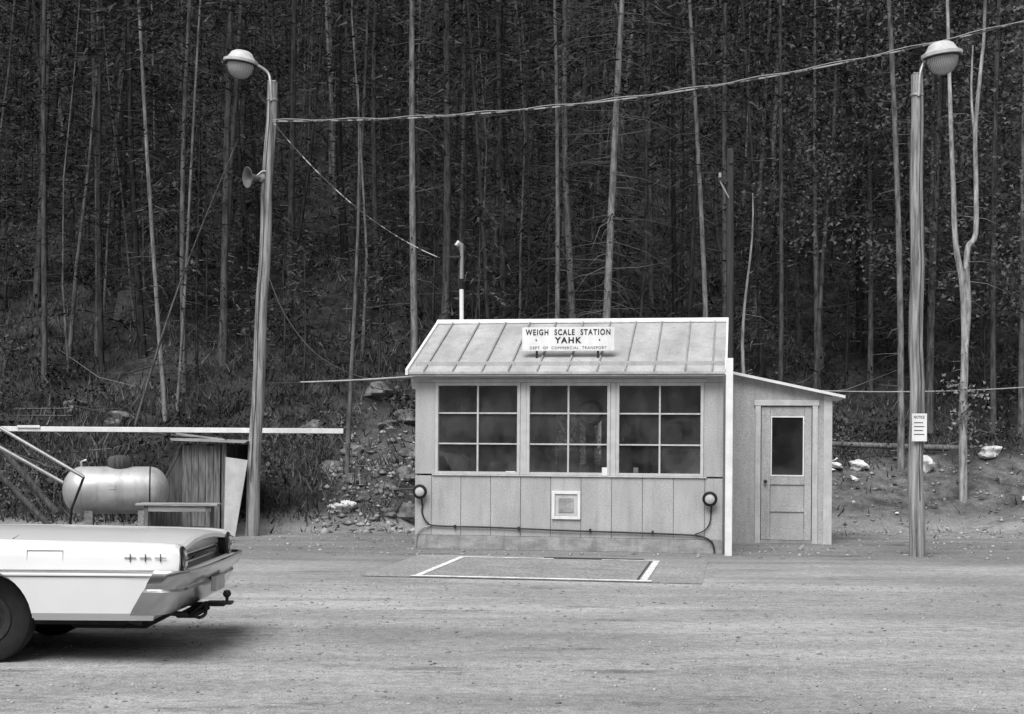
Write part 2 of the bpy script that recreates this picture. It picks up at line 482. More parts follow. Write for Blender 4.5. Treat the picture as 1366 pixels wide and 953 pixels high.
for i, (t, z) in enumerate([(.10, .84), (4.33, .79)]):
    c = Vector((t, -.10, z))
    ax = (.05 if i == 0 else -.05, -1, -.1)
    lathe('floodlight_rim_%d' % i, [(0.0, -.09), (.045, -.085), (.085, -.02), (.108, 0), (.108, .02), (.07, .03)], M['black'], B, look(c, ax), 20)
    lathe('floodlight_lens_%d' % i, [(.07, .024), (.05, .035), (0, .042)], M['metal_l'], B, look(c, ax), 20)
    tube('floodlight_arm_%d' % i, [(t, -.03, z-.02), (t+.02, -.06, z-.12), (t+.015, -.02, z-.2)], .012, M['dmetal'], B)
    box('floodlight_box_%d' % i, (t-.03, -.035, z-.06), (t+.03, -.002, z+.02), M['dmetal'], B)
def smoothpts(p, n=6):
    p = [Vector(q) for q in p]; out = []
    for i in range(len(p)-1):
        a = p[max(i-1, 0)]; b = p[i]; c = p[i+1]; d = p[min(i+2, len(p)-1)]
        for k in range(n):
            t = k/n
            out.append(.5*((2*b)+(c-a)*t+(2*a-5*b+4*c-d)*t*t+(3*b-3*c+d-a)*t**3))
    out.append(p[-1]); return out
tube('conduit_main', smoothpts([(.13, -.03, .66), (.12, -.03, .52), (.20, -.03, .38), (.36, -.03, .335), (1.2, -.03, .325), (2.2, -.035, .30), (3.2, -.03, .285), (3.9, -.03, .27), (4.2, -.03, .25), (4.36, -.035, .17), (4.4, -.04, .02)]), .012, M['dmetal'], B)
tube('conduit_right', smoothpts([(4.345, -.03, .6), (4.33, -.03, .45), (4.26, -.03, .34), (4.12, -.03, .275)]), .009, M['dmetal'], B)
tube('conduit_left', smoothpts([(.30, -.03, .345), (.13, -.03, .30), (.05, -.03, .2), (.03, -.03, .02)]), .009, M['metal'], B)
for x in (.6, 1.55, 2.6, 3.5):
    box('conduit_clip', (x, -.05, .31-.012*x), (x+.03, -.001, .36-.012*x), M['dmetal'], B, .002)
# interior
box('desk', (.3, .35, .72), (4.2, .95, .77), M['inner'], B)
box('desk_front', (.3, .36, .1), (4.2, .40, .72), M['dark'], B, 0)
box('cabinet', (3.55, 1.7, .06), (4.35, 2.2, 1.95), M['wall'], B)
for k in range(3):
    box('cabinet_drawer', (3.6, 1.685, .5+k*.48), (4.3, 1.699, .92+k*.48), M['trim'], B, .004)
box('notice_board', (3.0, DEP-.125, 1.2), (3.5, DEP-.102, 2.0), M['white'], B)
box('notice_board', (.9, DEP-.125, 1.5), (1.3, DEP-.102, 2.0), M['white'], B)
lathe('scale_dial_rim', [(.0, -.05), (.19, -.05), (.20, 0), (.17, .02)], M['dmetal'], B, look((2.52, .75, 2.02), (.0, 1, 0)), 28)
lathe('scale_dial_back', [(0, 0), (.13, 0), (.15, .01)], M['skirt'], B, look((2.52, .69, 2.02), (0, -1, 0)), 28)
box('scale_dial_column', (2.46, .7, .77), (2.58, .8, 1.84), M['dmetal'], B)
box('chair_back', (1.95, 1.3, 1.0), (2.3, 1.35, 1.45), M['black'], B, .02)
box('chair_seat', (1.9, 1.0, .5), (2.35, 1.4, .56), M['black'], B, .02)
for k, (cx, cy) in enumerate([(1.93, 1.04), (2.32, 1.04), (1.93, 1.36), (2.32, 1.36)]):
    box('chair_leg_%d' % k, (cx-.015, cy-.015, .06), (cx+.015, cy+.015, 1.0 if k > 1 else .5), M['black'], B, 0)
box('typewriter', (3.1, .45, .77), (3.5, .8, .93), M['dmetal'], B, .03)
for k in range(5):
    x = [.5, .8, 1.2, 2.8, 3.8][k]
    box('paper_pile', (x, .45+.03*k, .771), (x+.22, .75, .80+.03*k), M['white'], B, .002)
box('radio_set', (3.05, 1.1, .8), (3.4, 1.4, 1.55), M['black'], B, .02)
box('coffee_cup', (3.22, .15, 1.12), (3.29, .22, 1.22), M['white'], B, .01)
box('sill_card', (1.36, .02, 1.1), (1.50, .035, 1.15), M['white'], B, 0)
box('sill_card', (2.78, -.03, 1.1), (2.86, -.015, 1.22), M['white'], B, 0)

def lz(t): return 2.70 - (t-W)*(.36/1.66)
LT = 6.17; LD = 2.3
prism('annex_wall_l', [(W+.001, 0), (4.99, 0), (4.99, lz(4.99)), (W+.001, lz(W))], LD, LD+.08, M['wall'], B)
prism('annex_wall_r', [(5.96, 0), (LT, 0), (LT, lz(LT)), (5.96, lz(5.96))], LD, LD+.08, M['wall'], B)
prism('annex_wall_top', [(4.991, 2.20), (5.959, 2.20), (5.959, lz(5.959)), (4.991, lz(4.991))], LD, LD+.08, M['wall'], B)
prismx('annex_side', [(LD+.081, 0), (DEP, 0), (DEP, lz(LT)), (LD+.081, lz(LT))], LT-.08, LT-.001, M['wall'], B)
box('annex_back', (W+.001, DEP-.08, 0), (LT-.081, DEP, 2.33), M['inner'], B, 0)
box('annex_floor', (W+.001, LD+.081, .02), (LT-.081, DEP-.081, .05), M['dark'], B, 0)
prism('annex_roof', [(W+.003, lz(W)+.002), (LT+.2, lz(LT+.2)+.002), (LT+.2, lz(LT+.2)+.045), (W+.003, lz(W)+.045)], LD-.14, DEP+.2, M['white'], B)
prism('annex_corner_board', [(6.05, 0), (LT+.01, 0), (LT+.01, lz(LT)-.02), (6.05, lz(6.05)-.02)], LD-.018, LD-.001, M['trim'], B)
box('door_casing_l', (4.99, LD-.03, 0), (5.075, LD+.06, 2.18), M['trim'], B)
box('door_casing_r', (5.875, LD-.03, 0), (5.96, LD+.06, 2.18), M['trim'], B)
box('door_casing_t', (4.97, LD-.035, 2.182), (5.98, LD-.002, 2.27), M['trim'], B)
box('door_threshold', (5.076, LD-.03, 0), (5.874, LD+.06, .05), M['skirt'], B)
y0, y1 = LD+.0, LD+.04
box('door_stile_l', (5.085, y0, .055), (5.225, y1, 2.17), M['wall'], B)
box('door_stile_r', (5.755, y0, .055), (5.865, y1, 2.17), M['wall'], B)
box('door_rail_top', (5.227, y0, 2.02), (5.753, y1, 2.17), M['wall'], B)
box('door_rail_mid', (5.227, y0, .93), (5.753, y1, 1.06), M['wall'], B)
box('door_rail_low', (5.227, y0, .50), (5.753, y1, .58), M['wall'], B)
box('door_rail_bottom', (5.227, y0, .055), (5.753, y1, .24), M['wall'], B)
box('door_panel_upper', (5.231, y0+.018, .584), (5.749, y1-.01, .926), M['wall'], B, 0)
box('door_panel_lower', (5.231, y0+.018, .244), (5.749, y1-.01, .496), M['wall'], B, 0)
box('door_glazing_bead_t', (5.229, y0-.006, 1.995), (5.751, y0+.02, 2.018), M['white'], B, .001)
box('door_glazing_bead_b', (5.229, y0-.006, 1.062), (5.751, y0+.02, 1.085), M['white'], B, .001)
box('door_glazing_bead_l', (5.229, y0-.006, 1.086), (5.25, y0+.02, 1.994), M['white'], B, .001)
box('door_glazing_bead_r', (5.73, y0-.006, 1.086), (5.751, y0+.02, 1.994), M['white'], B, .001)
obj_from('door_pane', [(5.25, y0+.02, 1.085), (5.73, y0+.02, 1.085), (5.73, y0+.02, 1.995), (5.25, y0+.02, 1.995)], [(0, 1, 2, 3)], M['glassd'], B)
lathe('door_knob', [(.012, 0), (.012, .03), (.03, .045), (.03, .06), (0, .07)], M['dmetal'], B, look((5.15, y0, .98), (0, -1, 0)), 16)
tube('service_mast', [(.28, RD+.12, 3.3), (.27, RD+.12, 4.05)], .035, M['white'], B, 10)
tube('service_mast_band', [(.2705, RD+.12, 4.052), (.27, RD+.12, 4.22)], .036, M['black'], B, 10)
tube('service_mast_upper', [(.27, RD+.12, 4.222), (.27, RD+.12, 4.66), (.26, RD+.10, 4.77), (.22, RD+.06, 4.80), (.19, RD+.05, 4.75)], [.033, .03, .045, .045, .04], M['metal'], B, 10)
box('service_mast_insulator', (.02, RD+.06, 4.56), (.26, RD+.09, 4.59), M['dmetal'], B)

# ------------------------------------------------------------------ roof sign
S = empty('weigh_station_sign', (-1.434, 20.19, 0), ROT)
box('board', (1.55, .28, 2.93), (2.92, .30, 3.28), M['white'], S, .002)
for t in (1.75, 2.66):
    box('post', (t, .302, 2.80), (t+.03, .33, 3.25), M['dmetal'], S)
def text(body, w, h, cx, z, par, off=0.0, mat=None, d=.277, sp=1.0):
    c = bpy.data.curves.new('lettering', 'FONT'); c.body = body; c.size = h*1.38; c.align_x = 'CENTER'; c.offset = off
    c.space_character = sp
    c.extrude = .0005
    c.materials.append(mat or M['black'])
    o = bpy.data.objects.new('lettering', c); COL.objects.link(o)
    bpy.context.view_layer.update()
    o.rotation_euler = (math.pi/2, 0, 0)
    o.location = (cx, d, z)
    o.scale = (w/max(o.dimensions.x, .01), 1, 1)
    o.parent = par
    return o
text('WEIGH  SCALE  STATION', 1.26, .085, 2.235, 3.165, S, .003, sp=1.25)
text('YAHK', .40, .088, 2.235, 3.045, S, .004, sp=1.25)
text('DEPT  OF  COMMERCIAL  TRANSPORT', 1.14, .042, 2.235, 2.955, S, .0, M['dmetal'], sp=1.2)
for t in (1.76, 2.70):
    lathe('bolt', [(0.012, 0), (0.012, .006), (0, .008)], M['dmetal'], S, look((t, .28, 3.09), (0, -1, 0)), 8)

# ------------------------------------------------------------------ street lamps
def pole_pts(p0, p1, n=14, wob=.014):
    p0, p1 = Vector(p0), Vector(p1)
    return [p0.lerp(p1, i/(n-1)) + Vector((wob*math.sin(i*1.7), wob*math.cos(i*2.1), 0))*(1 if 0 < i < n-1 else 0) for i in range(n)]
def lamp(base, top, head, r0, r1, side):
    e = empty('street_lamp', (base[0], base[1], 0))
    o = Vector((base[0], base[1], 0))
    P = [q-o for q in pole_pts((base[0], base[1], -.3), top)]
    rr = [r0+(r1-r0)*i/13 for i in range(14)]
    tube('pole', P, rr, M['pole'], e, 14)
    top = Vector(top)-o; head = Vector(head)-o
    box('pole_cap', (top.x-r1*.8, top.y-r1*.8, top.z+.001), (top.x+r1*.8, top.y+r1*.8, top.z+.02), M['metal'], e, .01)
    tilt = Vector((-.12*side, -.05, 1))
    m = look(head, tilt)
    lathe('housing', [(0, .19), (.12, .18), (.17, .15), (.20, .10), (.225, .06), (.285, .03), (.285, -.012), (.25, -.02)], M['metal_l'], e, m, 32)
    lathe('rim', [(.25, -.021), (.262, -.022), (.262, -.038), (.225, -.04)], M['dmetal'], e, m, 32)
    lathe('refractor', [(.222, -.03), (.218, -.08), (.19, -.16), (.14, -.225), (.07, -.26), (0, -.265)], M['refr'], e, m, 32)
    j = head + Vector((-side*.2, 0, .03))
    tube('bracket', smoothpts([top+Vector((-.0, -r1, -.32)), top+Vector((side*.02, -r1*.9, -.02)), top+Vector((side*.08, -.05, .16)), j+Vector((0, 0, -.03)), j+Vector((side*.08, 0, .05))]), .024, M['metal'], e, 10)
    tube('bracket_strap', [top+Vector((0, 0, -.3)), top+Vector((0, 0, -.27))], r1*1.1, M['metal'], e, 14)
    tube('feeder_wire', [q+Vector((side*.02, -rr[i]-.006, 0)) for i, q in enumerate(P) if i > 1], .007, M['wired'], e, 5)
    return e
lamp((-4.29, 22.4), (-3.98, 22.4, 7.46), (-4.48, 22.3, 7.76), .115, .085, -1)
lamp((5.74, 19.3), (5.70, 19.3, 6.82), (6.02, 19.2, 7.07), .115, .085, 1)
n_ = empty('paper_notice', (5.72, 19.17, 0))
box('sheet', (-.10, -.022, 1.63), (.11, -.016, 2.02), M['white'], n_, 0)
for k in range(4):
    box('print_line', (-.07, -.0235, 1.72+k*.055), (.075-.02*(k % 2), -.0225, 1.732+k*.055), M['dmetal'], n_, 0)
text('NOTICE', .15, .04, .0, 1.95, n_, .001, M['black'], -.0235)
hn = empty('horn_loudspeaker', (-4.12, 22.3, 5.86))
mh = look((-.14, -.08, 0), (-.75, -.6, -.1))
lathe('bell', [(.02, -.14), (.035, -.1), (.06, 0), (.11, .07), (.165, .10), (.175, .095), (.165, .09), (.10, .05), (.04, -.02)], M['horn'], hn, mh, 24)
lathe('driver', [(0, -.24), (.06, -.235), (.065, -.14), (.02, -.13)], M['metal'], hn, mh, 20)
tube('bracket', [(-.10, -.04, .02), (0, 0, .12), (.06, 0, .12)], .012, M['metal'], hn)

# ------------------------------------------------------------------ wires
def sag(p0, p1, s, n=40):
    p0, p1 = Vector(p0), Vector(p1)
    return [p0.lerp(p1, i/n) - Vector((0, 0, 4*s*(i/n)*(1-i/n))) for i in range(n+1)]
pl = empty('power_line')
tube('cable', sag((-3.95, 22.3, 6.80), (9.2, 19.8, 8.25), .5, 60), .012, M['wire'], pl, 6)
tube('neutral', [p+Vector((0, 0, .014*math.sin(i*1.3))) for i, p in enumerate(sag((-3.95, 22.28, 6.82), (9.2, 19.78, 8.27), .5, 60))], .006, M['rope'], pl, 5)
tube('service_drop', sag((-3.93, 22.3, 6.76), (-1.2, 22.3, 4.58), .28), .009, M['wire'], pl, 6)
tube('slack_cable', smoothpts([(-4.0, 22.3, 4.25), (-3.75, 22.4, 3.65), (-3.3, 22.6, 3.05), (-2.7, 23., 2.7), (-2.2, 23.3, 2.62)]), .006, M['slack'], pl, 5)
tube('low_cable', sag((-4.1, 22.5, 2.52), (-1.45, 22.6, 2.64), .02), .008, M['wired'], pl, 5)
tube('low_cable_pale', sag((-3.5, 22.5, 2.54), (-1.5, 22.5, 2.66), .012), .012, M['rope'], pl, 6)
tube('far_cable', sag((4.6, 25.5, 2.62), (10.5, 26.5, 2.75), .1), .010, M['rope'], pl, 5)

up = empty('utility_pole', (4.13, 26.0, 0))
tube('pole', [(0, 0, .3), (.01, 0, 4), (0, 0, 7.2)], [.085, .075, .065], M['darkpole'], up, 10)
box('crossarm', (-.24, -.05, 6.55), (.0, -.01, 6.62), M['darkpole'], up)
lathe('insulator', [(0, .1), (.03, .09), (.035, 0), (.0, -.01)], M['metal'], up, Matrix.Translation((-.2, -.03, 6.64)), 12)
tube('brace', [(-.2, -.04, 6.56), (-.03, -.05, 6.25)], .015, M['metal'], up, 6)
box('top_plate', (-.04, -.09, 6.9), (.04, -.07, 7.15), M['darkpole'], up)

# ------------------------------------------------------------------ left: rail, tank, shed, bench, pipes
r = empty('barrier_rail', (0, 24.0, 0))
box('rail', (-12.5, -.03, 1.70), (-2.97, .03, 1.79), M['white'], r, .006)
for x in (-12.2, -9.9, -4.62):
    box('post', (x-.05, .032, -.1), (x+.05, .13, 1.78), M['plankd'], r)
box('splice', (-8.7, -.06, 1.765), (-8.3, -.032, 1.81), M['white'], r)

T = empty('propane_tank', (-6.27, 21.6, 0), math.radians(14))
rr_, hl = .375, .52
prof = [(0, -hl-rr_*.78)] + [(rr_*math.sin(a), -hl-rr_*.78*math.cos(a)) for a in np.linspace(.15, math.pi/2, 10)] + [(rr_, 0)] + [(rr_*math.sin(a), hl+rr_*.78*math.cos(a)) for a in np.linspace(math.pi/2, .15, 10)] + [(0, hl+rr_*.78)]
lathe('vessel', prof, M['silver'], T, look((0, 0, .77), (1, 0, 0)), 40, 60)
for s_ in (-1, 1):
    lathe('weld_seam', [(rr_, s_*hl-.012), (rr_+.005, s_*hl-.006), (rr_+.005, s_*hl+.006), (rr_, s_*hl+.012)], M['dmetal' if s_ > 0 else 'silver'], T, look((0, 0, .77), (1, 0, 0)), 40)
lathe('valve_lid', [(.17, 0), (.19, .05), (.19, .14), (.15, .19), (0, .21)], M['plankd'], T, Matrix.Translation((.05, 0, 1.12)), 24)
for x in (-.4, .4):
    box('saddle', (x-.06, -.26, 0), (x+.06, .26, .46), M['concrete'], T)
tube('filler_pipe', [(-.52, -.02, 1.1), (-.53, -.03, 1.22), (-.45, -.03, 1.25)], .018, M['metal'], T)
box('data_plate', (-.1, -.38, .8), (.0, -.368, .86), M['trim'], T, 0)

P = empty('steel_pipe_stand', (0, 20.6, 0))
for a, b, rad, m in [((-8.2, 0, 2.0), (-6.5, .1, 1.0), .028, 'metal'), ((-8.2, -.25, 1.75), (-6.75, -.1, .92), .028, 'metal'),
                     ((-7.9, .3, 1.5), (-6.9, .1, .45), .05, 'plankd'), ((-7.9, .35, 1.05), (-7.0, .2, .2), .045, 'plankd'),
                     ((-8.2, -.1, -.05), (-8.2, -.1, 2.05), .04, 'metal')]:
    tube('pipe', [a, b], rad, M[m], P, 8)
tube('pipe_foot', [(-6.5, .1, 1.0), (-6.75, .3, .5), (-6.8, .35, -.02)], .02, M['dmetal'], P, 8)

H = empty('plank_shed', (0, 22.4, 0))
xs = -5.42
k = 0
while xs < -4.80:
    w_ = random.uniform(.11, .16)
    box('front_plank_%d' % k, (xs, random.uniform(0, .012), 0), (min(xs+w_-.008, -4.78), .03, 1.50+random.uniform(-.02, .02)), M['plank'], H, .003)
    xs += w_; k += 1
for k in range(6):
    z = random.uniform(-.01, .01)
    prism('slant_board_%d' % k, [(-5.44, 1.5+z), (-6.2, 0.05), (-6.17, .02), (-5.41, 1.47+z)], .02+k*.18, .185+k*.18, M['plankd'], H)
prism('slant_front', [(-5.425, 1.46), (-6.13, .05), (-5.425, .05)], .03, .05, M['plankd'], H)
box('back_wall', (-5.42, 1.75, 0), (-4.5, 1.79, 1.5), M['plankd'], H)
box('corner_post', (-4.775, .02, 0), (-4.70, .09, 1.55), M['plank'], H)
box('rear_post', (-4.60, 1.70, 0), (-4.52, 1.745, 1.55), M['plank'], H)
box('inner_wall', (-5.0, .1, 0), (-4.96, 1.70, 1.48), M['plankd'], H)
for k in range(7):
    y = -.18 + k*.29
    prism('roof_board_%d' % k, [(-5.58+random.uniform(-.06, .06), 1.56), (-4.32+random.uniform(-.08, .06), 1.53), (-4.32+random.uniform(-.05, .05), 1.565), (-5.58, 1.60)], y, y+.28, M['plankh'], H)
prism('roof_loose_board', [(-5.5, 1.66), (-4.7, 1.57), (-4.7, 1.59), (-5.5, 1.69)], -.12, .05, M['plankh'], H)
prism('leaning_sheet', [(-4.68, .10), (-4.50, .0), (-4.30, 1.25), (-4.66, 1.30)], -.22, -.19, M['trim'], H)

Bn = empty('wooden_bench', (0, 20.9, 0))
box('seat_front', (-5.72, -.2, .57), (-4.47, -.02, .605), M['plankh'], Bn)
box('seat_back', (-5.70, -.015, .57), (-4.49, .17, .605), M['plankh'], Bn)
box('apron', (-5.60, -.16, .48), (-4.58, -.135, .568), M['plankh'], Bn)
for x in (-5.60, -4.66):
    for y in (-.13, .12):
        box('leg', (x, y-.035, 0), (x+.07, y+.035, .569), M['plank'], Bn)
box('stretcher', (-5.52, -.01, .18), (-4.67, .02, .25), M['plankd'], Bn)

# ------------------------------------------------------------------ rocks, bags, log
def lump(name, loc, size, mat, seed=0, flat=28):
    bm = bmesh.new(); bmesh.ops.create_icosphere(bm, subdivisions=3, radius=1)
    rs = random.Random(seed); ph = [rs.uniform(0, 6) for _ in range(6)]
    for v in bm.verts:
        p = v.co
        n = 1+.2*math.sin(3*p.x+ph[0])*math.sin(2.6*p.y+ph[1])+.15*math.sin(5*p.z+ph[2]+2*p.x)+.09*math.sin(9*p.x+ph[3])*math.sin(8*p.y+ph[4])+.05*math.sin(15*p.z+11*p.x+ph[5])
        v.co = Vector((p.x*size[0], p.y*size[1], p.z*size[2]))*n
    me = bpy.data.meshes.new(name); bm.to_mesh(me); bm.free(); me.materials.append(mat)
    me.polygons.foreach_set('use_smooth', [True]*len(me.polygons)); me.set_sharp_from_angle(angle=math.radians(flat))
    o = bpy.data.objects.new(name, me); o.location = loc
    if name == 'rock': o.rotation_euler = (0, 0, rs.uniform(0, 3))
    else: o.rotation_euler = (0, rs.uniform(-.3, .3), 0)
    COL.objects.link(o); return o
def tz(x, y): return float(terr(x, y))
RK = [(-2.9, 29.6, .34), (-2.2, 28.6, .30), (-2.55, 28.2, .22), (-3.5, 26.2, .36), (-2.0, 26.0, .3), (-2.3, 25.0, .22), (-1.85, 24.4, .3), (-3.2, 27.2, .25), (-2.7, 24.6, .14), (-8.6, 37, .5), (6.6, 28.6, .3), (-7.9, 27.5, .3),
      (-2.5, 26.8, .26), (-1.9, 27.3, .3), (-3.0, 25.4, .2), (-2.2, 24.1, .16), (-4.1, 28.2, .3), (-9.3, 29, .3), (-6.2, 33, .4)]
for i, (x, y, s) in enumerate(RK):
    lump('rock', (x, y, tz(x, y)+s*.05), (s, s*.8, s*.6), M['rock'], i)
for i, (x, y, sx, sz) in enumerate([(-3.03, 24.2, .25, .12), (6.85, 26.9, .20, .11), (6.35, 26.8, .16, .06), (8.18, 26.9, .15, .19), (9.45, 26.9, .22, .12)]):
    lump('sandbag', (x, y, tz(x, y)+sz*.7), (sx, .16, sz), M['bag'], 40+i)
lv_, lf_ = [], []
for i in range(60):
    x, y = random.uniform(5.6, 12), random.choice([random.uniform(24.4, 27.4), random.uniform(26.3, 27)]); s = random.uniform(.02, .09); z = tz(x, y)+.03; b_ = len(lv_)
    a = random.uniform(0, 6); ca, sa = math.cos(a), math.sin(a)
    for (u, v, w_) in [(-1, 0, 0), (.6, -1, .01/s), (1, .5, .8), (-.3, 1, random.uniform(.3, 1.4))]:
        lv_.append((x+s*(u*ca-v*sa), y+s*(u*sa+v*ca), z+w_*s))
    lf_.append((b_, b_+1, b_+2)); lf_.append((b_, b_+2, b_+3))
obj_from('litter', lv_, lf_, M['bag'])
tube('fallen_log', [(5.6, 27.6, 1.60), (8, 27.5, 1.53), (10, 27.5, 1.48), (14, 27.6, 1.42)], [.05, .06, .07, .08], M['plank'], None, 10)
lathe('tree_stump', [(.62, -.3), (.52, .0), (.46, .25), (.44, .42), (.40, .45), (0, .43)], M['plankd'], None, Matrix.Translation((-9.4, 34, tz(-9.4, 34))), 18)

# ------------------------------------------------------------------ vegetation generators
def branches(bx, by, bz, az, L, drop, r0, tone):
    n = len(bx)
    d = np.stack([np.cos(az), np.sin(az), np.zeros(n)], 1)
    side = np.stack([-np.sin(az), np.cos(az), np.zeros(n)], 1)
    up = np.tile([0, 0, 1.0], (n, 1))
    b = np.stack([bx, by, bz], 1)
    bend = rng.uniform(-.25, .25, n)
    c = [b, b+d*(L*.5)[:, None]+up*(drop*.25)[:, None]+side*(bend*L*.3)[:, None],
         b+d*L[:, None]+up*drop[:, None]+side*(bend*L)[:, None]]
    rad = [r0, r0*.6, r0*.2]
    V = np.zeros((n, 9, 3))
    for i in range(3):
        for k in range(3):
            a = 2*math.pi*k/3
            V[:, i*3+k] = c[i] + (math.cos(a)*side+math.sin(a)*up)*rad[i][:, None]
    f = []
    for i in range(2):
        for k in range(3):
            k2 = (k+1) % 3
            f.append([i*3+k, i*3+k2, (i+1)*3+k2, (i+1)*3+k])
    F = np.array(f)[None]+(np.arange(n)*9)[:, None, None]
    return V.reshape(-1, 3), F.reshape(-1, 4), np.repeat(tone, 9)

def tris(c, d, length, width, tone):
    n = len(c)
    rnd = rng.normal(size=(n, 3))
    s = np.cross(d, rnd); s /= (np.linalg.norm(s, axis=1, keepdims=True)+1e-9)
    V = np.zeros((n, 3, 3))
    V[:, 0] = c-d*(length*.5)[:, None]-s*(width*.5)[:, None]
    V[:, 1] = c-d*(length*.5)[:, None]+s*(width*.5)[:, None]
    V[:, 2] = c+d*(length*.5)[:, None]
    F = np.arange(n*3).reshape(n, 3)
    return V.reshape(-1, 3), F, np.repeat(tone, 3)

def crown(x, y, z0, z1, R, n, lx, ly, tone, size=.3, power=.8):
    nb = max(8, n//11)
    baz = rng.uniform(0, 2*math.pi, nb); bz = rng.random(nb)
    bt = rng.uniform(.5, 1.7, nb)
    idx = rng.integers(0, nb, n)
    az = baz[idx]+rng.normal(0, .2, n)
    z = z0+(z1-z0)*bz[idx]
    Rz = R*(1-bz[idx])**power+.15
    rr = Rz*np.sqrt(rng.random(n))
    z = z - rr*.25 + rng.normal(0, .09, n)
    c = np.stack([x+lx*(z-z0)+rr*np.cos(az), y+ly*(z-z0)+rr*np.sin(az), z], 1)
    d = np.stack([np.cos(az), np.sin(az), np.full(n, -.2)], 1)+rng.normal(0, .45, (n, 3))
    d /= np.linalg.norm(d, axis=1, keepdims=True)
    return tris(c, d, size*rng.uniform(.6, 1.4, n), size*rng.uniform(.12, .3, n), tone*bt[idx]*rng.uniform(.5, 1.5, n))

def cat(parts):
    Vs, Fs, Ts, off = [], [], [], 0
    for v, f, t in parts:
        Vs.append(v); Fs.append(f+off); Ts.append(t); off += len(v)
    return np.concatenate(Vs), np.concatenate(Fs), np.concatenate(Ts)

def trunk(x, y, h, r, lx, ly, tone, z0=None, n=8, sides=7, wob=.03):
    z0 = tz(x, y)-.3 if z0 is None else z0
    ph = rng.uniform(0, 6); fr = rng.uniform(3, 8)
    P = []
    for i in range(n):
        u = i/(n-1); zz = h*u
        P.append((x+lx*zz+wob*(math.sin(u*fr+ph)-math.sin(ph)), y+ly*zz, z0+zz))
    V, F = tube_data(P, [r*(1.2 if i == 0 else 1)*(1-.72*i/(n-1)) for i in range(n)], sides)
    return np.array(V), np.array(F), np.full(len(V), tone), z0

def deadset(x, y, z0, zlo, zhi, n, lx, ly, L, tone, r=.009):
    z = rng.uniform(zlo, zhi, n)
    return branches(x+lx*(z-z0), y+ly*(z-z0), z, rng.uniform(0, 2*math.pi, n), L*rng.uniform(.2, 1.2, n), -L*rng.uniform(-.15, .6, n), np.full(n, r)*rng.uniform(.6, 1.3, n), np.full(n, tone)*rng.uniform(.6, 1.3, n))

def pine(x, y, lx, r, tone, h=None, nd=60, L=1.0, crownn=900, name='pine_tree', bare=False):
    h = h or random.uniform(17, 22)
    e = empty(name, (0, 0, 0))
    tone = tone*.60
    v, f, t, z0 = trunk(x, y, h, r, lx, random.uniform(-.01, .01), tone, n=14, sides=9, wob=.10)
    t = t*(1-.4*np.clip((v[:, 2]-z0)/14, 0, 1))  # canopy shade painted into the trunk tone, darker with height
    np_obj('trunk', v, f, M['bark'], e, t, True)
    bv, bf, bt = deadset(x, y, z0, z0+.08*h, z0+.75*h, int(nd*1.8), lx, 0, L, tone*.6, .009)
    np_obj('dead_branches', bv, bf, M['twig'], e, bt)
    if not bare:
        cv, cf, ct = cat([crown(x, y, z0+.42*h, z0+h, 1.9, crownn, lx, 0, .042, .26), crown(x, y, z0+.15*h, z0+.6*h, 1.3, 260, lx, 0, .042, .2, .3)])
        np_obj('foliage', cv, cf, M['leaf'], e, ct)
for (x, y, lx, r_, tone, nd, L) in [
    (-7.23, 30, .02, .065, .26, 50, .9), (-7.1, 28, -.06, .05, .38, 40, .8), (-7.15, 29, .07, .035, .34, 25, .6),
    (-6.6, 31, .03, .09, .22, 60, 1.1), (-2.13, 30, -.01, .085, .36, 60, 1.), (-1.69, 33, .022, .11, .16, 60, 1.2),
    (-1.41, 36, 0, .07, .2, 50, 1.), (.99, 31, -.01, .06, .3, 70, 1.2), (1.5, 32, -.02, .09, .28, 90, 1.4), (1.9, 29, .028, .095, .44, 190, 1.5),
    (3.87, 38, 0, .08, .18, 50, 1.), (4.34, 30, -.035, .065, .34, 50, 1.), (5.33, 34, 0, .08, .22, 50, 1.), (7.73, 34, -.022, .065, .26, 50, 1.),
    (7.71, 27, -.028, .07, .34, 50, .7), (9.5, 31, 0, .09, .2, 50, 1.), (8.66, 33, .01, .07, .22, 50, 1.), (-9.74, 32, 0, .08, .2, 50, 1.1),
    (-10.3, 30, .01, .07, .16, 50, 1.), (-5.6, 34, 0, .09, .13, 60, 1.2), (-3.6, 36, .01, .08, .15, 60, 1.1), (10.6, 30, .015, .07, .18, 50, 1.), (-.25, 35, -.01, .09, .14, 60, 1.1), (6.1, 31, .012, .06, .15, 50, 1.)]:
    pine(x, y, lx, r_, tone, None, nd, L)
pine(-3.1, 25.6, 0.0, .05, .25, 7.6, 26, .5, name='dead_snag', bare=True)
pine(4.84, 27.5, 0, .05, .5, 5.6, 14, .35, name='dead_snag', bare=True)
pine(-7.6, 27.2, .35, .03, .2, 6., 14, .5, name='dead_snag', bare=True)

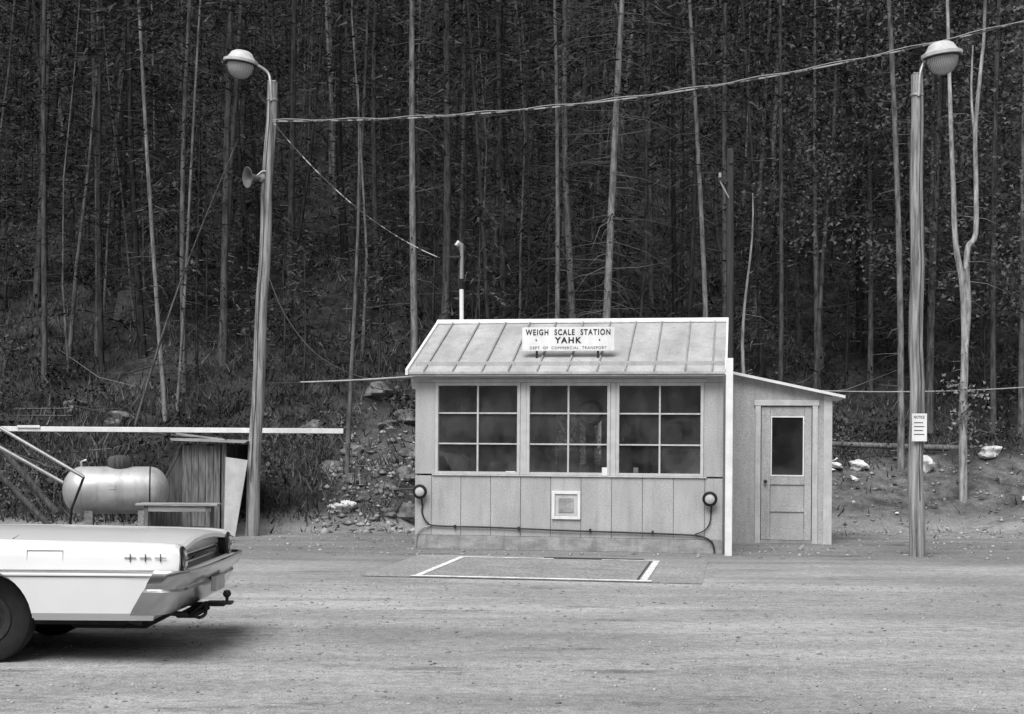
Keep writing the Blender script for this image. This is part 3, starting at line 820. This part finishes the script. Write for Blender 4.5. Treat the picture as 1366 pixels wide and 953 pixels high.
e = empty('birch_tree')
zb = tz(8.6, 26)
parts = []
def lim(P, R, tone=.33):
    V, F = tube_data([Vector(p) for p in smoothpts(P, 4)], list(np.linspace(R[0], R[1], (len(P)-1)*4+1)), 9)
    return np.array(V), np.array(F), np.full(len(V), tone)
parts.append(lim([(8.62, 26, zb-.2), (8.60, 26, 2.2), (8.63, 26, 3.4), (8.58, 26, 4.6), (8.44, 26, 5.4), (8.38, 26, 6.6), (8.32, 26, 8.0), (8.27, 26, 9.4), (8.2, 26, 12)], (.085, .025)))
parts.append(lim([(8.62, 26, 3.3), (8.68, 26, 4.2), (8.64, 25.97, 4.9), (8.66, 25.95, 5.35), (8.80, 25.95, 5.6), (8.82, 26, 6.6), (8.80, 26, 7.6), (8.90, 26, 8.8), (8.96, 26, 9.6), (9.0, 26, 12)], (.07, .025)))
parts.append(lim([(8.80, 26, 7.4), (8.72, 26, 8.2), (8.74, 26, 9.2)], (.03, .015)))
v, f, t = cat(parts)
np_obj('trunk', v, f, M['bark'], e, t, True)
bv, bf, bt = cat([deadset(8.6, 26, 2, 4, 9.5, 30, 0, 0, .7, .2), deadset(8.6, 26, 1, 1.3, 3.6, 16, 0, 0, .4, .2)])
np_obj('twigs', bv, bf, M['twig'], e, bt)
def leafcloud(cs, n, spread, size, tone):
    cs = np.array(cs); idx = rng.integers(0, len(cs), n)
    c = cs[idx]+rng.normal(0, 1, (n, 3))*spread
    d = rng.normal(size=(n, 3)); d /= np.linalg.norm(d, axis=1, keepdims=True)
    return tris(c, d, size*rng.uniform(.6, 1.4, n), size*rng.uniform(.5, 1.1, n), tone*rng.uniform(.5, 1.5, n))
lv = cat([leafcloud([(8.55, 25.9, 2.1), (8.85, 25.9, 2.5), (8.4, 26, 2.7), (8.7, 26, 1.8)], 220, .16, .08, .2),
          leafcloud([(8.3+rng.uniform(-1, 1.4), 26+rng.uniform(-.8, .8), rng.uniform(10, 13)) for _ in range(18)], 1500, .4, .12, .1)])
np_obj('leaves', *lv[:2], M['leaf'], e, lv[2])
for (x, y, h, n) in [(9.6, 31.5, 12, 5200), (11.2, 30, 11, 5200), (7.4, 33, 13, 4200), (12.8, 33, 12, 3500)]:
    e = empty('aspen_tree')
    v, f, t, z0 = trunk(x, y, h, .07, random.uniform(-.02, .02), 0, .18)
    np_obj('trunk', v, f, M['bark'], e, t, True)
    cl = [(x+rng.normal(0, 1.1), y+rng.normal(0, .8), z0+h*rng.uniform(.3, 1.0)) for _ in range(60)]
    lv = leafcloud(cl, n, .3, .10, .11)
    np_obj('leaves', lv[0], lv[1], M['leaf'], e, lv[2])
    bv, bf, bt = deadset(x, y, z0, z0+.3*h, z0+h, 40, 0, 0, 1.4, .1, .012)
    np_obj('limbs', bv, bf, M['twig'], e, bt)

# -------- the forest mass
FR = empty('pine_forest')
tr, br, fo = [], [], []
TOT = 720
pts = []
while len(pts) < TOT:
    D = 31 + 52*random.random()
    half = .46*D+7
    x = random.uniform(-half, half)
    if random.random() > half/46: continue
    if any((x-q[0])**2+(D-q[1])**2 < .4 for q in pts[-400:]): continue
    pts.append((x, D))
for (xx, yy) in pts:
    near = yy < 58
    h = random.uniform(12, 21); r_ = .03+.08*random.random()**1.4
    lx = random.gauss(0, .035)
    tone = random.choice([.03, .04, .05, .06, .08, .11, .15])
    v, f, t, z0 = trunk(xx, yy, h, r_, lx, 0, tone, n=6, sides=5, wob=.18)
    tr.append((v, f, t))
    br.append(deadset(xx, yy, z0, z0+.03*h, z0+.7*h, 56 if near else 20, lx, 0, random.uniform(.7, 1.7), random.uniform(.035, .10), .010))
    lo = random.choice([.04, .08, .15, .25, .4])
    fo.append(crown(xx, yy, z0+lo*h, z0+h, random.uniform(1.3, 2.2), 680 if near else 330, lx, 0, random.uniform(.03, .06), .23 if near else .32))
for i in range(300):
    D = random.uniform(29.5, 70); x = random.uniform(-.45*D-5, .45*D+5)
    h = random.uniform(1.5, 7)
    z0 = tz(x, D)
    v, f, t, _ = trunk(x, D, h, .035, 0, 0, .06, n=4, sides=4); tr.append((v, f, t))
    fo.append(crown(x, D, z0+.1*h, z0+h, .25*h+.25, int(60+80*h), 0, 0, random.uniform(.03, .07), .18, .9))
v, f, t = cat(tr); np_obj('trunks', v, f, M['bark'], FR, t, True)
v, f, t = cat(br); np_obj('dead_branches', v, f, M['twig'], FR, t)
v, f, t = cat(fo); np_obj('foliage', v, f, M['leaf'], FR, t)
print('leaf tris', len(f))

FB = empty('pine_forest')
tr, fo = [], []
for i in range(150):
    y = random.uniform(-44, -22); x = random.uniform(-60, 60)
    h = random.uniform(8, 13)
    v, f, t, z0 = trunk(x, y, h, .12, 0, 0, .1, n=3, sides=5); tr.append((v, f, t))
    fo.append(crown(x, y, z0+.1*h, z0+h, 2.6, 150, 0, 0, .06, 1.1))
v, f, t = cat(tr); np_obj('trunks', v, f, M['bark'], FB, t, True)
v, f, t = cat(fo); np_obj('foliage', v, f, M['leaf'], FB, t)

# -------- undergrowth
parts = []
n = 170000
D = 22.7+42*rng.random(n)**1.7
x = rng.uniform(-1, 1, n)*(.42*D+4)
g = terr(x, D)
bare = ((x > 3.2) & (D < 26.9) & (rng.random(n) < .95)) | ((g < .12) & (rng.random(n) < .93)) | ((x > -1.7) & (x < 5.4) & (D < 25.2))
bare |= (x > -3.5) & (x < -1.2) & (D < 28.5) & (rng.random(n) < .75)
bare |= (D < 23.2) & (rng.random(n) < .6)
patch = (np.sin(x*1.3+D*.7)+np.sin(D*1.1-x*.9+1)+rng.normal(0, .8, n)) > -.9
keep = (~bare) & patch
x, D, g = x[keep], D[keep], g[keep]; n = len(x)
hh = rng.uniform(.08, .36, n)*np.where(x < 3, 1.15, .9)*np.where(g < .12, .45, 1)
d = np.stack([rng.normal(0, .45, n), rng.normal(0, .45, n), np.ones(n)], 1); d /= np.linalg.norm(d, axis=1, keepdims=True)
c = np.stack([x, D, g+hh*.45], 1)
tn = .058*(1+.65*np.sin(x*1.1+2*np.sin(D*.8))*np.sin(D*.9+1))
parts.append(tris(c, d, hh, rng.uniform(.012, .045, n), tn*rng.uniform(.3, 2.2, n)))
for i in range(620):
    Dd = 23.8+26*random.random()**1.6; xx = random.uniform(-.42*Dd-3, .42*Dd+3)
    if (xx > 2.6 and Dd < 27.4) or (-1.7 < xx < 5.4 and Dd < 25.6): continue
    if -3.4 < xx < -1.2 and Dd < 28 and random.random() < .8: continue
    s = random.uniform(.2, .6)
    zz = tz(xx, Dd)
    cl = [(xx+rng.normal(0, s*.7), Dd+rng.normal(0, s*.7), zz+abs(rng.normal(0, s*.7))) for _ in range(8)]
    parts.append(leafcloud(cl, 150, s*.28, random.uniform(.04, .09), random.choice([.03, .045, .07, .11])))
v, f, t = cat(parts)
np_obj('undergrowth', v, f, M['leaf'], None, t)
n = 520
D = 24.5+26*rng.random(n)**1.4; x = rng.uniform(-1, 1, n)*(.42*D+3)
ok = ~((x > -1.7) & (x < 5.5) & (D < 26)) & ~((x > 4) & (D < 27.5)); x, D = x[ok], D[ok]; n = len(x)
az = np.where(rng.random(n) < .5, 0, math.pi)+rng.normal(0, .8, n)
v, f, t = branches(x, D, terr(x, D)+.08, az, rng.uniform(.4, 2.4, n), rng.uniform(-.1, .9, n), rng.uniform(.008, .03, n), rng.uniform(.04, .2, n))
np_obj('fallen_branches', v, f, M['twig'], None, t)

# ------------------------------------------------------------------ car
CAR = empty('parked_car', (-2.32, 10.42, -.006), math.pi)
prof = [(.88, .34), (.94, .40), (.965, .55), (.982, .665), (.985, .69), (.962, .705), (.955, .80), (.948, .86), (.925, .90), (.87, .922), (.80, .920), (.745, .905), (.70, .910), (.35, .948), (0, .958)]
stat = [(0.0, .972, -.035), (.03, .985, -.015), (.15, .995, -.004), (.45, 1, .004), (.9, 1, .012), (1.35, 1, .018), (1.7, 1, .02), (2.4, 1, .015), (3.2, 1, .01), (3.9, .995, .0), (4.5, .985, -.02), (5.0, .97, -.05), (5.2, .95, -.075), (5.27, .93, -.10)]
V, F = [], []
for si, (sx, wsc, dz) in enumerate(stat):
    ring = []
    for sgn in (1, -1):
        seq = prof if sgn == 1 else prof[-2::-1]
        for (yy, zz) in seq:
            f_ = max(0, (zz-.6)/.35)
            tx = 0
            if sx < .2: tx = max(0, .72-zz)*.55*(1-sx/.2)+max(0, zz-.87)*.3*(1-sx/.2)
            if sx > 5.1: tx = -max(0, .6-zz)*.3
            ring.append((sx+tx, sgn*yy*wsc, zz+dz*f_))
    V += ring
nr = 2*len(prof)-1
for s in range(len(stat)-1):
    for k in range(nr-1):
        F.append((s*nr+k, s*nr+k+1, (s+1)*nr+k+1, (s+1)*nr+k))
    F.append((s*nr+nr-1, s*nr, (s+1)*nr, (s+1)*nr+nr-1))
F.append(tuple(range(len(V)-1, len(V)-nr-1, -1)))
def rimring(k_, dx):
    out = []
    for (vx, vy, vz) in V[:nr]:
        out.append((vx+dx, vy*(1-k_*.045), .62+(vz-.62)*(1-k_*.10)))
    return out
b1 = len(V); V += rimring(1, .0)
b2 = len(V); V += rimring(1.05, .075)
for k in range(nr):
    k2 = (k+1) % nr
    F.append((k, k2, b1+k2, b1+k)); F.append((b1+k, b1+k2, b2+k2, b2+k))
F.append(tuple(range(b2, b2+nr)))
body = obj_from('body', V, F, M['car'], CAR)
bm = bmesh.new(); bm.from_mesh(body.data); bmesh.ops.recalc_face_normals(bm, faces=bm.faces[:]); bm.to_mesh(body.data); bm.free()
WX = [1.46, 4.36]
cut = []
for wx in WX:
    for sgn in (1, -1):
        c = lathe('cutter', [(0, -.16), (.39, -.16), (.39, .16), (0, .16)], M['under'], None, look((wx, sgn*.93, .35), (0, 1, 0)), 40)
        cut.append(c)
for c in cut: c.parent = CAR
bpy.context.view_layer.update()
for c in cut:
    md = body.modifiers.new('b', 'BOOLEAN'); md.operation = 'DIFFERENCE'; md.object = c; md.solver = 'EXACT'
bpy.context.view_layer.update()
dg = bpy.context.evaluated_depsgraph_get()
nm = bpy.data.meshes.new_from_object(body.evaluated_get(dg))
body.modifiers.clear(); body.data = nm
for c in cut: bpy.data.objects.remove(c, do_unlink=True)
nm.polygons.foreach_set('use_smooth', [True]*len(nm.polygons)); nm.set_sharp_from_angle(angle=math.radians(24))
box('floor_pan', (.45, -.74, .29), (5.0, .74, .345), M['under'], CAR)
box('fuel_tank', (.35, -.4, .22), (.95, .45, .29), M['under'], CAR, .02)
tube('rear_axle', [(WX[0], -.7, .335), (WX[0], .7, .335)], .045, M['under'], CAR)
for wx in WX:
    for sgn in (1, -1):
        m = look((wx, sgn*.72, .335), (0, sgn, 0))
        lathe('tyre', [(.20, -.1), (.29, -.105), (.325, -.08), (.335, -.05), (.335, .05), (.325, .08), (.29, .10), (.20, .09)], M['rubber'], CAR, m, 36)
        lathe('wheel', [(.20, .08), (.19, .095), (.15, .09), (.13, .07), (.0, .065)], M['dmetal'], CAR, m, 32)
        lathe('hubcap', [(.11, .071), (.09, .10), (.05, .11), (0, .115)], M['chrome'], CAR, m, 32)
cab = [(1.95, .95, .80, .80), (2.45, 1.33, .62, .60), (3.25, 1.36, .62, .6), (3.9, .96, .80, .8)]
V = []
for (cx, cz, hw, _) in cab:
    V += [(cx, hw, cz), (cx, hw*.92, cz+.01), (cx, 0, cz+.03), (cx, -hw*.92, cz+.01), (cx, -hw, cz)]
obj_from('roof_panel', V[5:15], [(0,1,6,5),(1,2,7,6),(2,3,8,7),(3,4,9,8)], M['car'], CAR)
gl2 = M['lens']
obj_from('rear_window', V[0:10], [(0,1,6,5),(1,2,7,6),(2,3,8,7),(3,4,9,8)], gl2, CAR)
obj_from('windscreen', V[10:20], [(0,1,6,5),(1,2,7,6),(2,3,8,7),(3,4,9,8)], gl2, CAR)
for sgn in (1, -1):
    obj_from('side_glass', [(1.95, sgn*.80, .93), (2.45, sgn*.62, 1.33), (3.25, sgn*.62, 1.36), (3.9, sgn*.80, .95)], [(0, 1, 2, 3)], gl2, CAR)
    tube('c_pillar', [(1.98, sgn*.81, .91), (2.46, sgn*.63, 1.33)], .035, M['car'], CAR)
    tube('a_pillar', [(3.89, sgn*.81, .93), (3.26, sgn*.63, 1.36)], .022, M['car'], CAR)
    tube('b_pillar', [(2.9, sgn*.81, .91), (2.85, sgn*.635, 1.34)], .02, M['car'], CAR)
    box('side_trim', (.02, sgn*.985, .715), (5.0, sgn*.968, .725), M['chrome'], CAR, .002)
    box('side_trim_low', (.12, sgn*.984, .674), (5.0, sgn*.991, .681), M['dmetal'], CAR, .002)
    box('sill_trim', (1.9, sgn*.955, .40), (3.9, sgn*.965, .42), M['chrome'], CAR, .002)
    for j in range(3):
        cx = .13+.11*j
        box('emblem_h', (cx-.042, sgn*.957, .812), (cx+.042, sgn*.964, .817), M['dmetal'], CAR, .001)
        box('emblem_v', (cx-.003, sgn*.9575, .785), (cx+.003, sgn*.965, .845), M['dmetal'], CAR, .001)
    if sgn > 0:
        for a, b in [((.84, .765), (.843, .865)), ((1.10, .765), (1.103, .865)), ((.84, .763), (1.103, .765)), ((.84, .865), (1.103, .867))]:
            box('fuel_door_gap', (a[0], sgn*.945, a[1]), (b[0], sgn*.9565, b[1]), M['wall'], CAR, 0)
    box('door_gap', (2.3, sgn*.94, .42), (2.306, sgn*.966, .88), M['black'], CAR, 0)
    box('door_gap', (3.7, sgn*.94, .42), (3.706, sgn*.966, .88), M['black'], CAR, 0)
for sgn in (1, -1):
    tube('boot_lid_gap', [(.06, sgn*.70, .893), (.45, sgn*.715, .912), (1.3, sgn*.72, .922)], .003, M['dmetal'], CAR, 5)
tube('boot_lid_gap_front', [(1.3, -.72, .925), (1.33, -.35, .960), (1.34, 0, .973), (1.33, .35, .960), (1.3, .72, .925)], .003, M['dmetal'], CAR, 5)
for z0_, z1_, m_ in [(.775, .785, 'dmetal'), (.80, .812, 'chrome'), (.735, .748, 'chrome')]:
    box('rear_moulding', (.055, -.66, z0_), (.095, .66, z1_), M[m_], CAR, .001)
box('rear_badge', (.05, -.25, .752), (.06, .25, .772), M['dmetal'], CAR, .002)
for sgn in (1, -1):
    m = look((.05, sgn*.80, .785), (-1, 0, .05)) @ Matrix.Diagonal((.95, .85, 1, 1))
    lathe('tail_light_bezel', [(.095, -.02), (.108, .0), (.108, .05), (.095, .06), (.085, .035)], M['black'], CAR, m, 28)
    lathe('tail_light_ring', [(.085, .04), (.09, .061), (.078, .064), (.07, .045)], M['chrome'], CAR, m, 28)
    lathe('tail_light_lens', [(.07, .04), (.05, .056), (.03, .06), (0, .062)], M['lens'], CAR, m, 28)
def bumper(x_base, fwd, name):
    plan = [(.16, .992), (.06, .998), (-.02, .985), (-.075, .94), (-.105, .80), (-.12, .5), (-.125, .2)]
    plan = plan + [(-.125, 0)] + [(a, -b) for a, b in plan[::-1]]
    sec = [(-.02, .725), (.012, .722), (.024, .70), (.026, .63), (.006, .605), (.004, .585), (.024, .565), (.022, .44), (.006, .395), (-.02, .39)]
    V, F = [], []
    for i, p in enumerate(plan):
        a = Vector(plan[max(i-1, 0)]); b = Vector(plan[min(i+1, len(plan)-1)])
        t = (b-a).normalized(); nrm = Vector((t.y, -t.x))
        if nrm.x > 0 and abs(p[1]) < .9: nrm = -nrm
        if abs(p[1]) >= .9 and nrm.y*p[1] < 0: nrm = -nrm
        for (o_, z) in sec:
            q = Vector(p)+nrm*o_
            V.append((x_base+fwd*(q.x+(.725-z)*.55), q.y, z))
    ns = len(sec)
    for i in range(len(plan)-1):
        for k in range(ns-1):
            F.append((i*ns+k, i*ns+k+1, (i+1)*ns+k+1, (i+1)*ns+k))
    F.append(tuple(range(ns))); F.append(tuple(range(len(V)-1, len(V)-ns-1, -1)))
    o = obj_from(name, V, F, M['chrome'], CAR)
    bm = bmesh.new(); bm.from_mesh(o.data); bmesh.ops.recalc_face_normals(bm, faces=bm.faces[:]); bm.to_mesh(o.data); bm.free()
    o.data.polygons.foreach_set('use_smooth', [True]*len(o.data.polygons)); o.data.set_sharp_from_angle(angle=math.radians(35))
bumper(0, 1, 'rear_bumper'); bumper(5.27, -1, 'front_bumper')
box('rear_valance', (-.09, -.9, .69), (.02, .9, .705), M['car'], CAR, .003)
box('front_grille', (5.24, -.85, .62), (5.30, .85, .82), M['dmetal'], CAR)
for yy in (-.72, -.52, .52, .72):
    lathe('headlamp', [(.09, 0), (.09, .03), (.07, .04), (0, .05)], M['refr'], CAR, look((5.28, yy, .73), (1, 0, 0)), 20)
box('number_plate', (-.105, -.15, .48), (-.06, .15, .60), M['trim'], CAR)
box('tow_bar', (-.14, -.035, .345), (.9, .035, .375), M['dmetal'], CAR)
box('tow_tongue', (-.20, -.05, .36), (.0, .05, .385), M['dmetal'], CAR)
lathe('tow_ball', [(.012, 0), (.014, .03), (.030, .045), (.034, .06), (.024, .085), (0, .092)], M['dmetal'], CAR, Matrix.Translation((-.155, 0, .385)), 18)
tube('tow_bracket', [(.0, .05, .37), (.06, .45, .33), (.25, .5, .36)], .022, M['dmetal'], CAR)
box('tow_plate', (.0, -.1, .30), (.15, .42, .335), M['under'], CAR, .01)
tube('safety_chain', smoothpts([(.0, .1, .37), (-.03, .2, .31), (.0, .3, .29), (.05, .4, .34)]), .014, M['dmetal'], CAR)
tube('tail_pipe', [(.36, .62, .29), (.45, .62, .31), (.8, .6, .33)], .024, M['dmetal'], CAR)
tube('tail_pipe_hanger', [(.42, .62, .30), (.40, .62, .37)], .012, M['dmetal'], CAR)
CAR.scale = (.96, .96, .945)

# ------------------------------------------------------------------ light
w = bpy.data.worlds.new('World'); scene.world = w; w.use_nodes = True
nt = w.node_tree; nt.nodes.clear()
wo = nt.nodes.new('ShaderNodeOutputWorld'); bg = nt.nodes.new('ShaderNodeBackground'); sk = nt.nodes.new('ShaderNodeTexSky')
bw = nt.nodes.new('ShaderNodeRGBToBW')
sk.sky_type = 'NISHITA'; sk.sun_disc = False
EL, AZ = math.radians(55), math.radians(198)
sk.sun_elevation = EL; sk.sun_rotation = AZ
sk.air_density = 1.0; sk.dust_density = 3.0
nt.links.new(sk.outputs[0], bw.inputs[0]); nt.links.new(bw.outputs[0], bg.inputs[0])
bg.inputs[1].default_value = 0.15
nt.links.new(bg.outputs[0], wo.inputs[0])
sd = bpy.data.lights.new('sun', 'SUN'); sd.energy = 3.0; sd.angle = math.radians(38)
so = bpy.data.objects.new('sun', sd); COL.objects.link(so)
tosun = Vector((math.sin(AZ)*math.cos(EL), math.cos(AZ)*math.cos(EL), math.sin(EL)))
so.rotation_euler = tosun.to_track_quat('Z', 'Y').to_euler()
so.location = (0, 0, 30)

# ------------------------------------------------------------------ camera
cd = bpy.data.cameras.new('camera'); co = bpy.data.objects.new('camera', cd); COL.objects.link(co)
co.location = (0, 0, 1.6)
cd.sensor_width = 36; cd.lens = 47.9; cd.shift_y = 0.0816
cd.clip_end = 1500
co.rotation_euler = (Matrix.Rotation(math.radians(90), 4, 'X') @ Matrix.Rotation(math.radians(.4), 4, 'Z')).to_euler()
scene.camera = co
